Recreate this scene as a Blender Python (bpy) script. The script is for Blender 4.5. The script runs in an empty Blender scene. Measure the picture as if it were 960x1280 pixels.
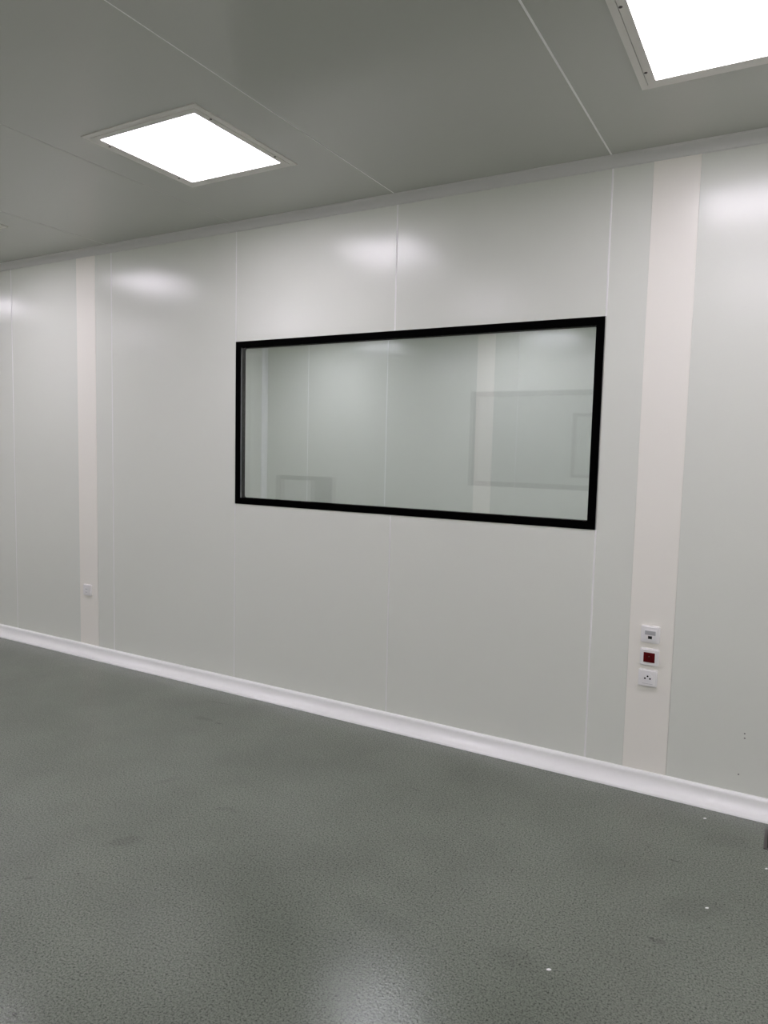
import bpy, bmesh, math, random
from mathutils import Matrix, Vector

# ------------------------------------------------------------------ camera
S = bpy.context.scene
C = bpy.context.collection
YAW, PITCH, ROLL = -0.5146, -0.0854, 0.0233
fw = Vector((math.sin(YAW) * math.cos(PITCH), math.cos(YAW) * math.cos(PITCH), math.sin(PITCH)))
r0 = Vector((math.cos(YAW), -math.sin(YAW), 0)); u0 = r0.cross(fw)
rt = math.cos(ROLL) * r0 + math.sin(ROLL) * u0
up = -math.sin(ROLL) * r0 + math.cos(ROLL) * u0
cam = bpy.data.cameras.new('camera'); cam.sensor_fit = 'VERTICAL'
cam.sensor_height = 36; cam.lens = 36 * 898.91 / 1280; cam.clip_start = 0.01
co = bpy.data.objects.new('camera', cam); C.objects.link(co)
M4 = Matrix((rt, up, -fw)).transposed().to_4x4()
M4.translation = Vector((4.2703, -3.5593, 1.5927)); co.matrix_world = M4
S.camera = co

# ------------------------------------------------------------------ world, exposure
w = bpy.data.worlds.new('world'); S.world = w; w.use_nodes = True
w.node_tree.nodes['Background'].inputs[0].default_value = (0, 0, 0, 1)
S.view_settings.view_transform = 'Standard'; S.view_settings.look = 'None'
S.view_settings.gamma = 1; S.view_settings.use_curve_mapping = False
S.view_settings.exposure = 0.06
LAMP = 12.2                                  # radiance of every ceiling panel
S.cycles.max_bounces = 16; S.cycles.diffuse_bounces = 8; S.cycles.transparent_max_bounces = 24

W = 1.15                                     # wall panel module
H = 2.9813                                   # ceiling height
XL, XR = -4.6, 6.9                           # room ends
YR = -3.82                                   # rear wall of the room (behind the camera)
YB = 4.0                                     # far wall of the room beyond the window
YC = -8.0                                    # far wall of the room behind the rear window
YD = -11.5                                   # wall beyond the farthest window
T = 0.05                                     # sandwich panel thickness
XBL = -1.86                                  # left wall of the room beyond

# ------------------------------------------------------------------ materials
def mat(name, col, rough=.5, spec=.5, metal=0, emit=None):
    m = bpy.data.materials.new(name); m.use_nodes = True
    b = m.node_tree.nodes['Principled BSDF']
    b.inputs['Base Color'].default_value = (*col, 1); b.inputs['Roughness'].default_value = rough
    b.inputs['Specular IOR Level'].default_value = spec; b.inputs['Metallic'].default_value = metal
    if emit:
        b.inputs['Emission Color'].default_value = (*emit, 1); b.inputs['Emission Strength'].default_value = LAMP
    return m
def N(m, t, **k):
    n = m.node_tree.nodes.new(t)
    for a, v in k.items():
        if a in n.inputs: n.inputs[a].default_value = v
        else: setattr(n, a, v)
    return n
def L(m, a, b): m.node_tree.links.new(a, b)
def bsdf(m): return m.node_tree.nodes['Principled BSDF']
def coat(name, col, rough, wave, wdist, fine=.0004, spec=.5):
    """painted steel skin: slow sheet waviness plus fine orange peel"""
    m = mat(name, col, rough, spec)
    tc = N(m, 'ShaderNodeTexCoord')
    n1 = N(m, 'ShaderNodeTexNoise', Scale=wave, Detail=1.0)
    n2 = N(m, 'ShaderNodeTexNoise', Scale=260.0, Detail=1.0)
    n3 = N(m, 'ShaderNodeTexNoise', Scale=2.2, Detail=3.0)
    for n in (n1, n2, n3): L(m, tc.outputs['Object'], n.inputs['Vector'])
    b1 = N(m, 'ShaderNodeBump', Strength=1.0, Distance=wdist); L(m, n1.outputs['Fac'], b1.inputs['Height'])
    b2 = N(m, 'ShaderNodeBump', Strength=.25, Distance=fine); L(m, n2.outputs['Fac'], b2.inputs['Height'])
    L(m, b1.outputs['Normal'], b2.inputs['Normal']); L(m, b2.outputs['Normal'], bsdf(m).inputs['Normal'])
    mr = N(m, 'ShaderNodeMapRange'); mr.inputs['To Min'].default_value = rough - .03; mr.inputs['To Max'].default_value = rough + .03
    L(m, n3.outputs['Fac'], mr.inputs['Value']); L(m, mr.outputs['Result'], bsdf(m).inputs['Roughness'])
    return m
WALLC = (.778, .797, .730)
m_wall = coat('painted_steel_wall', WALLC, .21, 1.3, .003)
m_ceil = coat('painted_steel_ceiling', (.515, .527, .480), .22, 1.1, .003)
m_beige = coat('beige_cover_strip', (.935, .912, .84), .24, 1.5, .002)
m_core = mat('joint_core', (.56, .57, .53), .7, .3)
m_pit = mat('drilled_pit', (.2, .2, .19), .8, .2)
m_seal = mat('white_sealant', (.92, .92, .90), .4)
m_seal2 = mat('pale_sealant', (.84, .845, .82), .4)
m_cove = coat('white_coving', (.90, .905, .885), .25, 3.0, .001)
m_cove2 = coat('grey_coving', (.70, .70, .68), .4, 3.0, .001)
m_black = mat('black_border', (.0006, .0006, .0006), .7, .02)
m_black2 = mat('black_inner_border', (.001, .001, .001), .6, .05)
m_spacer = mat('anodised_spacer', (.42, .42, .42), .5, .5, .1)
m_white = mat('white_plastic', (.90, .89, .88), .25)
m_whited = mat('white_plastic_insert', (.85, .845, .84), .3)
m_greyp = mat('grey_shutter', (.46, .46, .47), .35)
m_red = mat('dark_red_plastic', (.11, .002, .004), .4, .15)
m_red2 = mat('red_recess', (.08, .002, .003), .4, .15)
m_hole = mat('black_hole', (.006, .006, .006), .6, .2)
m_lampf = coat('lamp_frame_paint', (.78, .76, .71), .4, 3.0, .0005)
m_screw = mat('dark_screw', (.05, .045, .04), .45, .5, .6)
m_diff = mat('lit_diffuser', (.8, .8, .8), .5, .5, 0, (1.0, .93, 1.05))
m_steel = mat('dull_steel', (.11, .10, .092), .45, .5, .5)
m_steeld = mat('dark_slot', (.02, .018, .016), .6, .3)
m_flake = mat('white_flake', (.9, .9, .88), .6)
m_hatchl = mat('hatch_leaf_pale', (.72, .72, .71), .4)
m_hatchd = mat('hatch_leaf_dark', (.03, .03, .03), .3)

# thin glass: straight-through tinted transmission + Fresnel mirror on every face
m_glass = bpy.data.materials.new('window_glass'); m_glass.use_nodes = True
nt = m_glass.node_tree; nt.nodes.clear()
out = N(m_glass, 'ShaderNodeOutputMaterial'); mx = N(m_glass, 'ShaderNodeMixShader')
tr = N(m_glass, 'ShaderNodeBsdfTransparent'); tr.inputs[0].default_value = (.958, .976, .972, 1)
gl = N(m_glass, 'ShaderNodeBsdfGlossy'); gl.inputs['Roughness'].default_value = 0.0
lw = N(m_glass, 'ShaderNodeLayerWeight', Blend=.5)
pw = N(m_glass, 'ShaderNodeMath', operation='POWER'); pw.inputs[1].default_value = 5
ma = N(m_glass, 'ShaderNodeMath', operation='MULTIPLY_ADD'); ma.inputs[1].default_value = .940; ma.inputs[2].default_value = .060
L(m_glass, lw.outputs['Facing'], pw.inputs[0]); L(m_glass, pw.outputs[0], ma.inputs[0]); L(m_glass, ma.outputs[0], mx.inputs[0])
L(m_glass, tr.outputs[0], mx.inputs[1]); L(m_glass, gl.outputs[0], mx.inputs[2]); L(m_glass, mx.outputs[0], out.inputs[0])

# floor: grey-green resin, fine dark/pale speckle, cloudy tone, scuffs, orange-peel gloss
def floor_material():
    m = mat('resin_floor', (.2, .22, .19), .3)
    tc = N(m, 'ShaderNodeTexCoord'); P = tc.outputs['Object']
    sp = N(m, 'ShaderNodeTexNoise', Scale=145.0, Detail=2.5, Roughness=.8); L(m, P, sp.inputs['Vector'])
    rp = N(m, 'ShaderNodeValToRGB'); e = rp.color_ramp.elements
    e[0].position = .34; e[0].color = (.050, .060, .047, 1); e[1].position = .64; e[1].color = (.205, .226, .186, 1)
    mid = e.new(.47); mid.color = (.150, .168, .136, 1)
    L(m, sp.outputs['Fac'], rp.inputs['Fac'])
    cl = N(m, 'ShaderNodeTexNoise', Scale=1.6, Detail=4.0, Roughness=.55); L(m, P, cl.inputs['Vector'])
    mr = N(m, 'ShaderNodeMapRange'); mr.inputs['From Min'].default_value = .3; mr.inputs['From Max'].default_value = .7
    mr.inputs['To Min'].default_value = .88; mr.inputs['To Max'].default_value = 1.1; L(m, cl.outputs['Fac'], mr.inputs['Value'])
    mu = N(m, 'ShaderNodeVectorMath', operation='SCALE'); L(m, rp.outputs['Color'], mu.inputs[0]); L(m, mr.outputs['Result'], mu.inputs['Scale'])
    col = mu.outputs['Vector']
    # scuffs: soft ellipses with ragged edge (x, y, half length, half width, angle, depth)
    sep = N(m, 'ShaderNodeSeparateXYZ'); 
    wn = N(m, 'ShaderNodeTexNoise', Scale=9.0, Detail=3.0); L(m, P, wn.inputs['Vector'])
    wo = N(m, 'ShaderNodeVectorMath', operation='MULTIPLY_ADD'); L(m, wn.outputs['Color'], wo.inputs[0])
    wo.inputs[1].default_value = (.12, .12, 0); wo.inputs[2].default_value = (-.06, -.06, 0)
    pa = N(m, 'ShaderNodeVectorMath', operation='ADD'); L(m, P, pa.inputs[0]); L(m, wo.outputs['Vector'], pa.inputs[1])
    for (x, y, a, b, ang, dep, ragged) in SCUFFS:
        mp = N(m, 'ShaderNodeMapping'); mp.vector_type = 'TEXTURE'
        mp.inputs['Location'].default_value = (x, y, 0); mp.inputs['Rotation'].default_value = (0, 0, ang); mp.inputs['Scale'].default_value = (a, b, 1)
        L(m, pa.outputs['Vector'] if ragged else P, mp.inputs['Vector'])
        ln = N(m, 'ShaderNodeVectorMath', operation='LENGTH'); L(m, mp.outputs['Vector'], ln.inputs[0])
        f = N(m, 'ShaderNodeMapRange'); f.interpolation_type = 'SMOOTHSTEP'
        f.inputs['From Min'].default_value = .35; f.inputs['From Max'].default_value = 1.0
        f.inputs['To Min'].default_value = 1 - dep; f.inputs['To Max'].default_value = 1; L(m, ln.outputs['Value'], f.inputs['Value'])
        s2 = N(m, 'ShaderNodeVectorMath', operation='SCALE'); L(m, col, s2.inputs[0]); L(m, f.outputs['Result'], s2.inputs['Scale'])
        col = s2.outputs['Vector']
    L(m, col, bsdf(m).inputs['Base Color'])
    bn = N(m, 'ShaderNodeTexNoise', Scale=105.0, Detail=3.0); L(m, P, bn.inputs['Vector'])
    bu = N(m, 'ShaderNodeBump', Strength=.5, Distance=.0014); L(m, bn.outputs['Fac'], bu.inputs['Height'])
    L(m, bu.outputs['Normal'], bsdf(m).inputs['Normal'])
    bsdf(m).inputs['Roughness'].default_value = .17
    return m

# ------------------------------------------------------------------ mesh helpers
def box(bm, x0, x1, y0, y1, z0, z1):
    v = [bm.verts.new((x, y, z)) for z in (z0, z1) for y in (y0, y1) for x in (x0, x1)]
    for f in ((0, 2, 3, 1), (4, 5, 7, 6), (0, 1, 5, 4), (2, 6, 7, 3), (0, 4, 6, 2), (1, 3, 7, 5)):
        bm.faces.new([v[i] for i in f])
def cyl(bm, c, r, h, axis='z', n=16):
    """cylinder whose axis starts at c and runs h along the axis"""
    rings = []
    for t in (0, h):
        ring = []
        for i in range(n):
            a = 2 * math.pi * i / n; p, q = r * math.cos(a), r * math.sin(a)
            d = {'z': (p, q, t), 'y': (p, t, q), 'x': (t, p, q)}[axis]
            ring.append(bm.verts.new((c[0] + d[0], c[1] + d[1], c[2] + d[2])))
        rings.append(ring)
    a, b = rings
    bm.faces.new(a); bm.faces.new(b)
    for i in range(n): bm.faces.new((a[i], a[(i + 1) % n], b[(i + 1) % n], b[i]))
def prism_x(bm, prof, x0, x1):
    """closed (y, z) profile swept along x"""
    a = [bm.verts.new((x0, y, z)) for y, z in prof]; b = [bm.verts.new((x1, y, z)) for y, z in prof]
    n = len(prof); bm.faces.new(a); bm.faces.new(b)
    for i in range(n): bm.faces.new((a[i], a[(i + 1) % n], b[(i + 1) % n], b[i]))
def ring_xz(bm, x0, x1, z0, z1, t, y0, y1, r=0.0, n=4):
    """flat rectangular ring in the xz plane; r rounds the inner corners"""
    def loop(y):
        o = []; i = []
        for (cx, cz, sx, sz, a0) in ((x1, z1, -1, -1, 0), (x0, z1, 1, -1, 90), (x0, z0, 1, 1, 180), (x1, z0, -1, 1, 270)):
            for k in range(n + 1):
                a = math.radians(a0 + 90 * k / n)
                i.append(bm.verts.new((cx + sx * (t + r) + r * math.cos(a), y, cz + sz * (t + r) + r * math.sin(a))))
                o.append(bm.verts.new((cx + sx * 1e-4 * (k - n / 2) * 0, y, cz)))
        return o, i
    (oa, ia), (ob, ib) = loop(y0), loop(y1); m = len(ia)
    for k in range(m):
        j = (k + 1) % m
        for q in ((oa[k], oa[j], ia[j], ia[k]), (ob[k], ib[k], ib[j], ob[j]), (ia[k], ia[j], ib[j], ib[k]), (oa[k], ob[k], ob[j], oa[j])):
            bm.faces.new(q)
def obj(name, bm, m, parent=None, bevel=0, seg=2, smooth=False):
    bmesh.ops.remove_doubles(bm, verts=bm.verts, dist=1e-6)
    bmesh.ops.dissolve_degenerate(bm, edges=bm.edges, dist=1e-6)
    bmesh.ops.recalc_face_normals(bm, faces=bm.faces)
    if bevel:
        bmesh.ops.bevel(bm, geom=list(bm.edges), offset=bevel, segments=seg, affect='EDGES', profile=.5)
    me = bpy.data.meshes.new(name); bm.to_mesh(me); bm.free()
    me.materials.append(m)
    if smooth:
        for p in me.polygons: p.use_smooth = True
        me.set_sharp_from_angle(angle=math.radians(40))
    o = bpy.data.objects.new(name, me); C.objects.link(o); o.parent = parent
    return o
def tag(o, label, cat, kind=None, group=None):
    o['label'] = label; o['category'] = cat
    if kind: o['kind'] = kind
    if group: o['group'] = group
    return o
def empty(name, loc=(0, 0, 0)):
    o = bpy.data.objects.new(name, None); o.location = loc; o.empty_display_size = .1; C.objects.link(o); return o
def boxobj(name, b, m, parent=None, bevel=0, seg=2):
    bm = bmesh.new(); box(bm, *b); return obj(name, bm, m, parent, bevel, seg, bool(bevel))

# ------------------------------------------------------------------ setting: floor and ceilings
SCUFFS = [  # x, y, half length, half width, angle, depth, ragged
    (1.37, -.50, .08, .03, .25, .14, 1), (1.48, -.505, .035, .008, .2, .35, 0), (1.25, -.25, .16, .007, .12, .22, 0),
    (2.02, -1.65, .09, .05, .9, .13, 1), (1.77, -1.17, .09, .03, .9, .10, 1), (2.2, -1.23, .07, .02, .2, .12, 1),
    (2.817, -.62, .045, .004, -.15, .38, 0), (3.959, -.607, .035, .005, -.05, .42, 0), (3.85, -.55, .02, .004, -.8, .3, 0),
    (3.12, -1.52, .20, .10, -.25, .09, 1), (3.6, -1.48, .11, .08, .3, .09, 1), (3.985, -1.135, .05, .02, .3, .2, 1),
    (4.05, -.9, .16, .1, .6, .10, 1), (4.12, -.33, .12, .08, .2, .07, 1), (3.28, -.70, .03, .01, -.4, .2, 1),
    (2.056, -1.887, .006, .006, 0, .8, 0), (3.205, -1.893, .005, .005, 0, .7, 0), (2.476, -2.415, .012, .008, 0, .6, 0),
    (4.121, -.979, .005, .005, 0, .7, 0), (1.927, -2.0, .03, .008, .8, .35, 0), (3.96, -1.14, .012, .008, 0, .5, 0)]
m_floor = floor_material()
fl = boxobj('floor', (XL - T, XR + T, YD - T, YB + T, -.15, 0), m_floor)
tag(fl, 'grey-green speckled resin floor with a soft gloss and faint scuffs', 'floor', 'structure')

NP = range(int(round(XL / W)), int(round(XR / W)))
def ceiling(name, y0, y1, x0, label, detailed):
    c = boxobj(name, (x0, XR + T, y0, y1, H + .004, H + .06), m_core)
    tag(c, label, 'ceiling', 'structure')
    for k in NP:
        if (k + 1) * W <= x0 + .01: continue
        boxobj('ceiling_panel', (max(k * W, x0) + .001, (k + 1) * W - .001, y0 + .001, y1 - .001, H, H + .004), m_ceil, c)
    if detailed:
        for k in (-2, -1, 0, 1, 2, 3):      # sealed joints that read as pale lines
            hw = {3: .0042, 2: .0028}.get(k, .0016)
            bm = bmesh.new()
            prism_x(bm, [(-hw, .003), (hw, .003), (hw, 0), (hw * .6, -.0009), (-hw * .6, -.0009), (-hw, 0)], 0, y1 - y0 - .05)
            o = obj('joint_sealant', bm, {3: m_seal, 2: m_seal2}.get(k, m_core), c)
            o.rotation_euler = (0, 0, math.pi / 2); o.location = (k * W, y0, H)
    return c
ceiling('ceiling', YR, 0, XL, 'grey painted steel panel ceiling with thin pale joint lines', True)
ceiling('ceiling', T, YB, XBL, 'panel ceiling of the room beyond the window', False)
ceiling('ceiling', YD, YC - T, XL, 'panel ceiling beyond the farthest window', False)
ceiling('ceiling', YC, YR - T, XL, 'panel ceiling of the room behind the viewer', False)

# ------------------------------------------------------------------ setting: panel walls
WX0, WX1, WZ0, WZ1 = 1.153, 3.447, 1.229, 2.256       # window, outer edge
STRIP_L, STRIP_R = (-.373, -.173), (3.634, 3.833)
def wall(name, y0, y1, breaks, face, label, window=True, strips=(), hatch=None, x0=XL, x1=XR, both=True):
    """sandwich wall between y0 < y1; panels are thin skins on both faces with joint gaps; face='-' or '+' is the side we see"""
    core = bmesh.new(); sk = .004
    holes = ([(WX0, WX1, WZ0, WZ1)] if window else []) + ([hatch] if hatch else [])
    holes.sort(); x = x0
    for (a, b, c, d) in holes:
        box(core, x, a, y0 + sk, y1 - sk, 0, H + .05)
        box(core, a, b, y0 + sk, y1 - sk, 0, c); box(core, a, b, y0 + sk, y1 - sk, d, H + .05); x = b
    box(core, x, x1, y0 + sk, y1 - sk, 0, H + .05)
    r = obj(name, core, m_core); tag(r, label, 'wall', 'structure')
    bs = sorted(set([b for b in breaks if x0 < b < x1] + [x0, x1] + [e for s in strips for e in s]))
    for side in (('-', '+') if both else (face,)):
        ya, yb = (y0, y0 + sk) if side == '-' else (y1 - sk, y1)
        use = bs if side == face else [b for b in bs if abs(b / W - round(b / W)) < .02 or b in (x0, x1)]
        for a, b in zip(use[:-1], use[1:]):
            if b - a < .01: continue
            isstrip = side == face and any(abs(a - s[0]) < 1e-4 for s in strips)
            zs = [(0, H)]
            for (ha, hb, hc, hd) in holes:
                if a >= ha - .02 and b <= hb + .02: zs = [(0, hc), (hd, H)]
                elif a < ha - .02 < b or a < hb - .02 < b:
                    zs = None; parts = [(a, ha, 0, H), (ha, hb, 0, hc), (ha, hb, hd, H), (hb, b, 0, H)]
                    for (pa, pb, pc, pd) in parts:
                        pa, pb = max(a, pa), min(b, pb)
                        if pb - pa > .01: boxobj('wall_panel', (pa + .0015, pb - .0015, ya, yb, pc, pd), m_wall, r)
            if zs is None: continue
            for z0, z1 in zs:
                if isstrip:
                    yp, yq = (ya - .0014, yb) if side == '-' else (ya, yb + .0014)
                    boxobj('cover_strip', (a - .0014, b + .0014, yp, yq, z0, z1), m_beige, r, .0012, 1)
                else:
                    boxobj('wall_panel', (a + .0015, b - .0015, ya, yb, z0, z1), m_wall, r, .0008, 1)
    return r
grid = [k * W for k in range(-5, 8)]
wb = wall('wall_back', 0, T, [g for g in grid if abs(g - 4 * W) > .1] + [4.98], '-', 'pale grey panel wall around the black-bordered window', True, (STRIP_L, STRIP_R))
def bead(x, hw, z0, z1, y, m, parent, sgn=-1):
    bm = bmesh.new()
    a = [(-hw, .003), (-hw, 0), (-hw * .6, -.0011), (0, -.0016), (hw * .6, -.0011), (hw, 0), (hw, .003)]
    lo = [bm.verts.new((x + p, y - sgn * q, z0)) for p, q in a]; hi = [bm.verts.new((x + p, y - sgn * q, z1)) for p, q in a]
    n = len(a); bm.faces.new(lo); bm.faces.new(hi)
    for i in range(n): bm.faces.new((lo[i], lo[(i + 1) % n], hi[(i + 1) % n], hi[i]))
    return obj('joint_sealant', bm, m, parent)
bead(3 * W, .0045, 0, WZ0, 0, m_seal, wb); bead(3 * W, .0045, WZ1 + .0, H - .04, 0, m_seal, wb)
bead(2 * W, .0040, 0, WZ0, 0, m_seal2, wb); bead(2 * W, .0045, WZ1, H - .04, 0, m_seal, wb)
for k in (-2, -1, 0, 1):
    if k == 1: bead(k * W, .004, 0, WZ0, 0, m_seal2, wb); bead(k * W, .004, WZ1, H - .04, 0, m_seal2, wb)
    else: bead(k * W, .0055, 0, H - .04, 0, m_seal2, wb)

HATCH = (-1.51, -.65, .48, 1.248)
wr = wall('wall_rear', YR - T, YR, grid, '+', 'pale grey panel wall behind the viewer with a window', True, (), HATCH)
wf = wall('wall_beyond', YB, YB + T, [g for g in grid if abs(g - W) > .1 and abs(g - 2 * W) > .1] + [1.63, 2.78], '-', 'pale panel wall seen through the window with a beige strip', False, ((1.147, 1.352),), None, XBL, XR, False)
for x, hw_ in ((-W, .0045), (0, .0065), (1.63, .002), (2.78, .002)): bead(x, hw_, 0, H, YB, m_seal if hw_ > .004 else m_seal2, wf)
wc = wall('wall_rear_beyond', YC - T, YC, grid, '+', 'far panel wall of the room behind the viewer', True, (), None, XL, XR, False)
for nm, x0, x1, y0, y1, lb in (('wall_left', XL - T, XL, YD - T, T, 'left end wall of pale painted panels'),
                               ('wall_right', XR, XR + T, YD - T, YB + T, 'right end wall of pale painted panels'),
                               ('wall_farthest', XL, XR, YD - T, YD, 'plain panel wall beyond the farthest reflected window'),
                               ('wall_beyond_left', XBL - T, XBL, T, YB + T, 'left end wall of the room beyond the window')):
    tag(boxobj(nm, (x0, x1, y0, y1, 0, H + .05), m_wall), lb, 'wall', 'structure')

# coving and baseboards
def cove_profile(g, lip, n=8):
    """concave quarter profile between wall (y=0, z=g) and floor (y=-g, z=0), with small rounded lips"""
    pts = [(0, 0), (0, g), (-lip * .55, g - .0012), (-lip, g - lip * .7)]
    R = g - lip
    cx, cz = -g + lip * .0, g - lip * .0
    for k in range(n + 1):
        a = math.radians(-6 - 78 * k / n)
        pts.append((cx + (R) * math.cos(a), cz + (R) * math.sin(a)))
    pts += [(-g + lip * .7, lip), (-g + .0012, lip * .55), (-g, 0)]
    return pts
GB, GC = .080, .047
def base_profile():
    """white floor coving: rounded lip on the wall, hollow face, rounded lip on the floor"""
    return [(0, 0), (0, .080), (-.004, .0797), (-.0105, .0772), (-.0155, .0725), (-.018, .067), (-.0186, .062), (-.0195, .055), (-.0213, .047),
            (-.0245, .039), (-.029, .0315), (-.035, .025), (-.0425, .0195), (-.051, .0155), (-.060, .013), (-.067, .012), (-.074, .0105), (-.0785, .006), (-.080, 0)]
bm = bmesh.new(); prism_x(bm, base_profile(), XL, XR)
bb = obj('baseboard_back', bm, m_cove, None, 0, 0, True); tag(bb, 'white curved coving where the window wall meets the floor', 'baseboard', 'structure')
bm = bmesh.new(); prism_x(bm, [(y, H - z) for y, z in cove_profile(GC, .006)], XL, XR)
t1 = obj('trim_1', bm, m_cove2, None, 0, 0, True); tag(t1, 'grey curved coving where the window wall meets the ceiling', 'trim', 'structure')
for nm, yy in (('baseboard_rear', YR),):
    bm = bmesh.new(); prism_x(bm, [(yy - y, z) for y, z in base_profile()], XL, XR)
    tag(obj(nm, bm, m_cove, None, 0, 0, True), 'white curved coving along the wall behind the viewer', 'baseboard', 'structure')
bm = bmesh.new()                                  # vertical corner coving in the room beyond
pr = cove_profile(.055, .006)
lo = [bm.verts.new((XBL - y, YB - z, 0)) for y, z in pr]; hi = [bm.verts.new((XBL - y, YB - z, H)) for y, z in pr]
bm.faces.new(lo); bm.faces.new(hi)
for i in range(len(pr)): j = (i + 1) % len(pr); bm.faces.new((lo[i], lo[j], hi[j], hi[i]))
tag(obj('trim_2', bm, m_cove, None, 0, 0, True), 'upright white corner coving in the room beyond the window', 'trim', 'structure')

# ------------------------------------------------------------------ windows
def window(name, yf, yb, label, bt=.040):
    """double glazed, flush on both faces; yf < yb are the faces of the wall"""
    r = empty(name, ((WX0 + WX1) / 2, (yf + yb) / 2, WZ0)); tag(r, label, 'window', 'structure')
    off = Vector(r.location)
    def ch(o): o.location = -off; o.parent = r; return o
    g = .005; BT = bt
    for (y0, y1) in ((yf + .0003, yf + g), (yb - g, yb - .0003)):
        ch(boxobj('glass_pane', (WX0 + .004, WX1 - .004, y0, y1, WZ0 + .004, WZ1 - .004), m_glass))
    # mitred black bars of the visible border, on each face
    for (y0, y1, sgn) in ((yf - .003, yf + .0, -1), (yb - .0, yb + .003, 1)):
        X0, X1, Z0, Z1 = WX0, WX1, WZ0, WZ1
        bt = BT - (.008 if sgn > 0 and name == 'window_1' else 0)
        quad = {'top': [(X0, Z1), (X1, Z1), (X1 - bt, Z1 - bt), (X0 + bt, Z1 - bt)], 'bottom': [(X0, Z0), (X1, Z0), (X1 - bt, Z0 + bt), (X0 + bt, Z0 + bt)],
                'left': [(X0, Z0), (X0, Z1), (X0 + bt, Z1 - bt), (X0 + bt, Z0 + bt)], 'right': [(X1, Z0), (X1, Z1), (X1 - bt, Z1 - bt), (X1 - bt, Z0 + bt)]}
        for q in quad.values():
            bm = bmesh.new()
            a = [bm.verts.new((x, y0, z)) for x, z in q]; b = [bm.verts.new((x, y1, z)) for x, z in q]
            bm.faces.new(a); bm.faces.new(b)
            for i in range(4): bm.faces.new((a[i], a[(i + 1) % 4], b[(i + 1) % 4], b[i]))
            ch(obj('border_bar', bm, m_black))
    bm = bmesh.new(); ring_xz(bm, WX0 + .004, WX1 - .004, WZ0 + .004, WZ1 - .004, BT - .003, yb - g - .0016, yb - g - .0004, .015)
    ch(obj('inner_border', bm, m_black2))
    bm = bmesh.new(); ring_xz(bm, WX0 + .0005, WX1 - .0005, WZ0 + .0005, WZ1 - .0005, .013, yf + g + .001, yb - g - .002, .003)
    ch(obj('spacer_frame', bm, m_spacer))
    return r
window('window_1', 0, T, 'wide double-glazed window with a flush black border in the panel wall')
window('window_2', YR - T, YR, 'black-bordered window in the wall behind the viewer, reflected in the glass', .052)
window('window_3', YC - T, YC, 'farthest black-bordered window, reflected beyond the rear window', .052)

# transfer hatch in the rear wall: seen only as the faint reflection low in the window
a, b, c, d = HATCH
r = empty('transfer_hatch', ((a + b) / 2, YR - T / 2, c)); tag(r, 'two-leaf transfer hatch with dark frame, faintly reflected low in the window', 'hatch')
def hpart(name, bx, m):
    o = boxobj(name, bx, m, None, .002, 1); o.location = -Vector(r.location); o.parent = r
bm = bmesh.new(); ring_xz(bm, a + .0005, b - .0005, c + .0005, d - .0005, .055, YR - T + .002, YR + .01)
o = obj('frame', bm, m_black2); o.location = -Vector(r.location); o.parent = r
xm = a + .52
hpart('leaf', (a + .057, xm - .012, YR - .03, YR - .012, c + .057, d - .057), m_hatchl)
hpart('leaf', (xm + .012, b - .057, YR - .03, YR - .012, c + .057, d - .057), m_hatchd)
hpart('mullion', (xm - .011, xm + .011, YR - .035, YR + .004, c + .056, d - .056), m_hatchl)

# ------------------------------------------------------------------ ceiling lamps
def make_lamp():
    r = empty('ceiling_lamp')
    def ringz(o, i, z0, z1):
        bm = bmesh.new()
        def sq(s, z): return [bm.verts.new((x * s, y * s, z)) for x, y in ((-1, -1), (1, -1), (1, 1), (-1, 1))]
        A, B, c_, d_ = sq(o, z0), sq(i, z0), sq(o - .0015, z1), sq(i, z1)
        for k in range(4):
            j = (k + 1) % 4
            for q in ((A[k], A[j], c_[j], c_[k]), (c_[k], c_[j], d_[j], d_[k]), (d_[k], d_[j], B[j], B[k]), (B[k], B[j], A[j], A[k])): bm.faces.new(q)
        return bm
    obj('flange', ringz(.350, .3235, 0, -.004), m_lampf, r)
    fr = obj('frame', ringz(.3220, .2905, 0, -.0055), m_lampf, r)
    bm = bmesh.new(); box(bm, -.2905, .2905, -.2905, .2905, -.003, -.001); obj('diffuser', bm, m_diff, r)
    for sx in (-1, 1):
        for sy in (-1, 1):
            bm = bmesh.new(); cyl(bm, (sx * .3135, sy * .218, -.0055), .0060, -.0012, 'z', 12); obj('screw', bm, m_screw, fr)
    return r
lamp0 = make_lamp(); first = [True]
def put_lamp(x, y, label, group):
    if first[0]: r = lamp0; first[0] = False
    else:
        r = lamp0.copy(); C.objects.link(r)
        for ch in list(lamp0.children):
            k = ch.copy(); C.objects.link(k); k.parent = r
            for g in ch.children:
                s = g.copy(); C.objects.link(s); s.parent = k
    r.location = (x, y, H); tag(r, label, 'ceiling lamp', None, group)
LX = [1.717 + (k - 2) * 2 * W * 1.0065 for k in range(5)]
for x, lb in zip(LX, ('lit square ceiling panel lamp beyond the left edge, nearest the window wall',
                      'lit square ceiling panel lamp cut by the left edge, only its frame corner showing',
                      'lit square ceiling panel lamp seen whole, above and left of the window',
                      'large lit square ceiling panel lamp cut off by the top right corner',
                      'lit square ceiling panel lamp beyond the right edge, nearest the window wall')):
    put_lamp(x, -.953, lb, 'ceiling lamps along the window wall')
for i, x in enumerate(LX):
    put_lamp(x, -2.867, ('leftmost', 'second', 'middle', 'fourth', 'rightmost')[i] + ' lit ceiling lamp of the row above the viewer', 'ceiling lamps above the viewer')
for y, rw in ((.953, 'near'), (3.05, 'far')):
    for i, x in enumerate(LX[1:]):
        put_lamp(x, y, ('leftmost', 'second', 'third', 'rightmost')[i] + ' lit ceiling lamp in the %s row beyond the window' % rw, 'ceiling lamps beyond the window')
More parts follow.
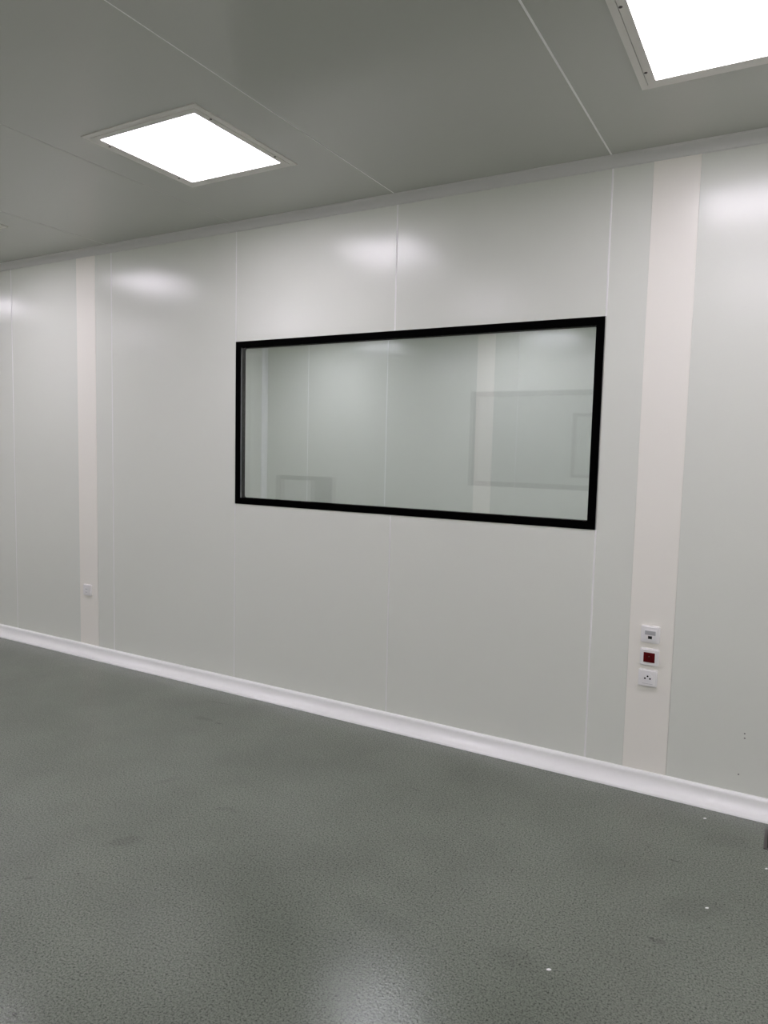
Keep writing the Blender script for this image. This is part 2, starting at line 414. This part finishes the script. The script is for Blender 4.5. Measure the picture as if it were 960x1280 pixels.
for i, x in enumerate(LX):
    put_lamp(x, (YR + YC) / 2, ('leftmost', 'second', 'middle', 'fourth', 'rightmost')[i] + ' lit ceiling lamp of the room behind the viewer', 'ceiling lamps behind the viewer')

for i, x in enumerate(LX):
    put_lamp(x, (YD + YC) / 2, ('leftmost', 'second', 'middle', 'fourth', 'rightmost')[i] + ' lit ceiling lamp beyond the farthest reflected window', 'ceiling lamps beyond the farthest window')

# ------------------------------------------------------------------ wall plates
def plate_root(name, x, z, label, group):
    r = empty(name, (x, -.0014, z)); tag(r, label, 'wall plate', None, group)
    bm = bmesh.new(); box(bm, -.0425, .0425, -.015, 0, -.041, .041)
    bmesh.ops.bevel(bm, geom=[e for e in bm.edges if abs(e.verts[0].co.y - e.verts[1].co.y) > .005], offset=.004, segments=3, affect='EDGES')
    bmesh.ops.bevel(bm, geom=[e for e in bm.edges if e.verts[0].co.y < -.014 and e.verts[1].co.y < -.014], offset=.0048, segments=3, affect='EDGES')
    obj('cover_plate', bm, m_white, r, 0, 0, True)
    return r
GP = 'switch plates on the right beige strip'
r = plate_root('data_socket', 3.7320, .7510, 'white data socket plate with black port, topmost of three on beige strip', GP)
ins = boxobj('insert', (-.026, .026, -.0128, -.0105, -.029, .024), m_whited, r, .0008, 1)
boxobj('shutter', (-.024, .024, -.0142, -.0125, -.001, .019), m_greyp, ins, .0006, 1)
boxobj('port_surround', (-.019, .019, -.0138, -.0125, -.021, -.004), m_white, ins, .0006, 1)
boxobj('port', (-.009, .009, -.0144, -.0137, -.0195, -.0055), m_hole, ins)
r = plate_root('red_socket', 3.7325, .6420, 'white wall plate with dark red square insert, middle of three on beige strip', GP)
ins = boxobj('insert', (-.0255, .0255, -.0135, -.0105, -.0240, .0230), m_red, r, .0012, 2)
bm = bmesh.new(); cyl(bm, (0, -.0137, .002), .0155, .0003, 'y', 24); rc = obj('recess', bm, m_red2, ins)
bm = bmesh.new(); cyl(bm, (0, -.0175, .005), .0022, .0045, 'y', 12); obj('earth_pin', bm, m_steel, ins)
r = plate_root('power_socket', 3.7305, .5400, 'white three-hole power socket plate, lowest of three on beige strip', GP)
bm = bmesh.new(); cyl(bm, (0, -.0125, .004), .0215, .0025, 'y', 28); ins = obj('insert', bm, m_whited, r, 0, 0, True)
for hx, hz in ((-.0115, -.001), (.0115, -.001), (0, .010)):
    bm = bmesh.new(); cyl(bm, (hx, -.0129, hz), .0042, .0005, 'y', 12); obj('hole', bm, m_hole, ins)
boxobj('groove', (-.024, .024, -.0116, -.0108, -.0270, -.0255), m_greyp, r)
r = plate_root('power_socket', -.281, .4955, 'small white socket plate alone on the left beige strip', 'switch plates')
ins = boxobj('insert', (-.022, .022, -.0130, -.0105, -.022, .022), m_whited, r, .0008, 1)
for hz in (.009, -.014): boxobj('slot', (-.013, .010, -.0134, -.0128, hz - .002, hz + .002), m_greyp, ins)

for o in list(C.objects):                    # fittings sit on the 15 mm deep cover plates
    if o.parent and o.parent.get('category') == 'wall plate' and not o.name.startswith('cover_plate'): o.location.y = -.004

# drilled holes and a paint chip on the right-hand wall panel
for i, (x, z) in enumerate(((4.156, .356), (4.157, .335), (4.142, .162))):
    bm = bmesh.new(); cyl(bm, (x, -.0004, z), .0035, .0005, 'y', 10); obj('drilled_hole', bm, m_pit, wb)

# ------------------------------------------------------------------ floor drain and flakes
r = empty('floor_drain', (4.363, -.224, 0)); tag(r, 'dull steel floor drain grate set in the floor at the right edge', 'floor drain')
h = .093
bm = bmesh.new()
for (x0, x1, y0, y1) in ((-.1, .1, -h, -h + .012), (-.1, .1, h - .012, h), (-.1, -.088, -h + .012, h - .012), (.088, .1, -h + .012, h - .012)): box(bm, x0, x1, y0, y1, 0, .0025)
obj('frame', bm, m_steel, r)
boxobj('sump', (-.088, .088, -h + .012, h - .012, 0, .0008), m_steeld, r)
for k in range(8):
    x = -.0755 + k * .0215; boxobj('bar', (x - .0075, x + .0075, -h + .014, h - .014, .0008, .0022), m_steel, r)
random.seed(4)
for i, (x, y, s, lb) in enumerate(((4.103, -.865, .006, 'tiny white flake on the floor right of centre, away from the wall'),
                                   (3.709, -1.461, .0065, 'tiny white flake on the floor near the bottom right'),
                                   (4.028, -.176, .006, 'tiny white flake on the floor beside the white coving'),
                                   (4.278, -.474, .006, 'tiny white flake on the floor below the drain at the right edge'))):
    bm = bmesh.new(); n = 7
    pts = [(s * (1 + .35 * random.random()) * math.cos(2 * math.pi * k / n), .6 * s * (1 + .35 * random.random()) * math.sin(2 * math.pi * k / n)) for k in range(n)]
    lo = [bm.verts.new((p, q_, 0)) for p, q_ in pts]; hi = [bm.verts.new((p * .8, q_ * .8, .0018)) for p, q_ in pts]
    bm.faces.new(lo); bm.faces.new(hi)
    for k in range(n): bm.faces.new((lo[k], lo[(k + 1) % n], hi[(k + 1) % n], hi[k]))
    o = obj('paint_flake', bm, m_flake); o.location = (x, y, 0); o.rotation_euler.z = random.random() * 3
    tag(o, lb, 'flake', None, 'white flakes on the floor')
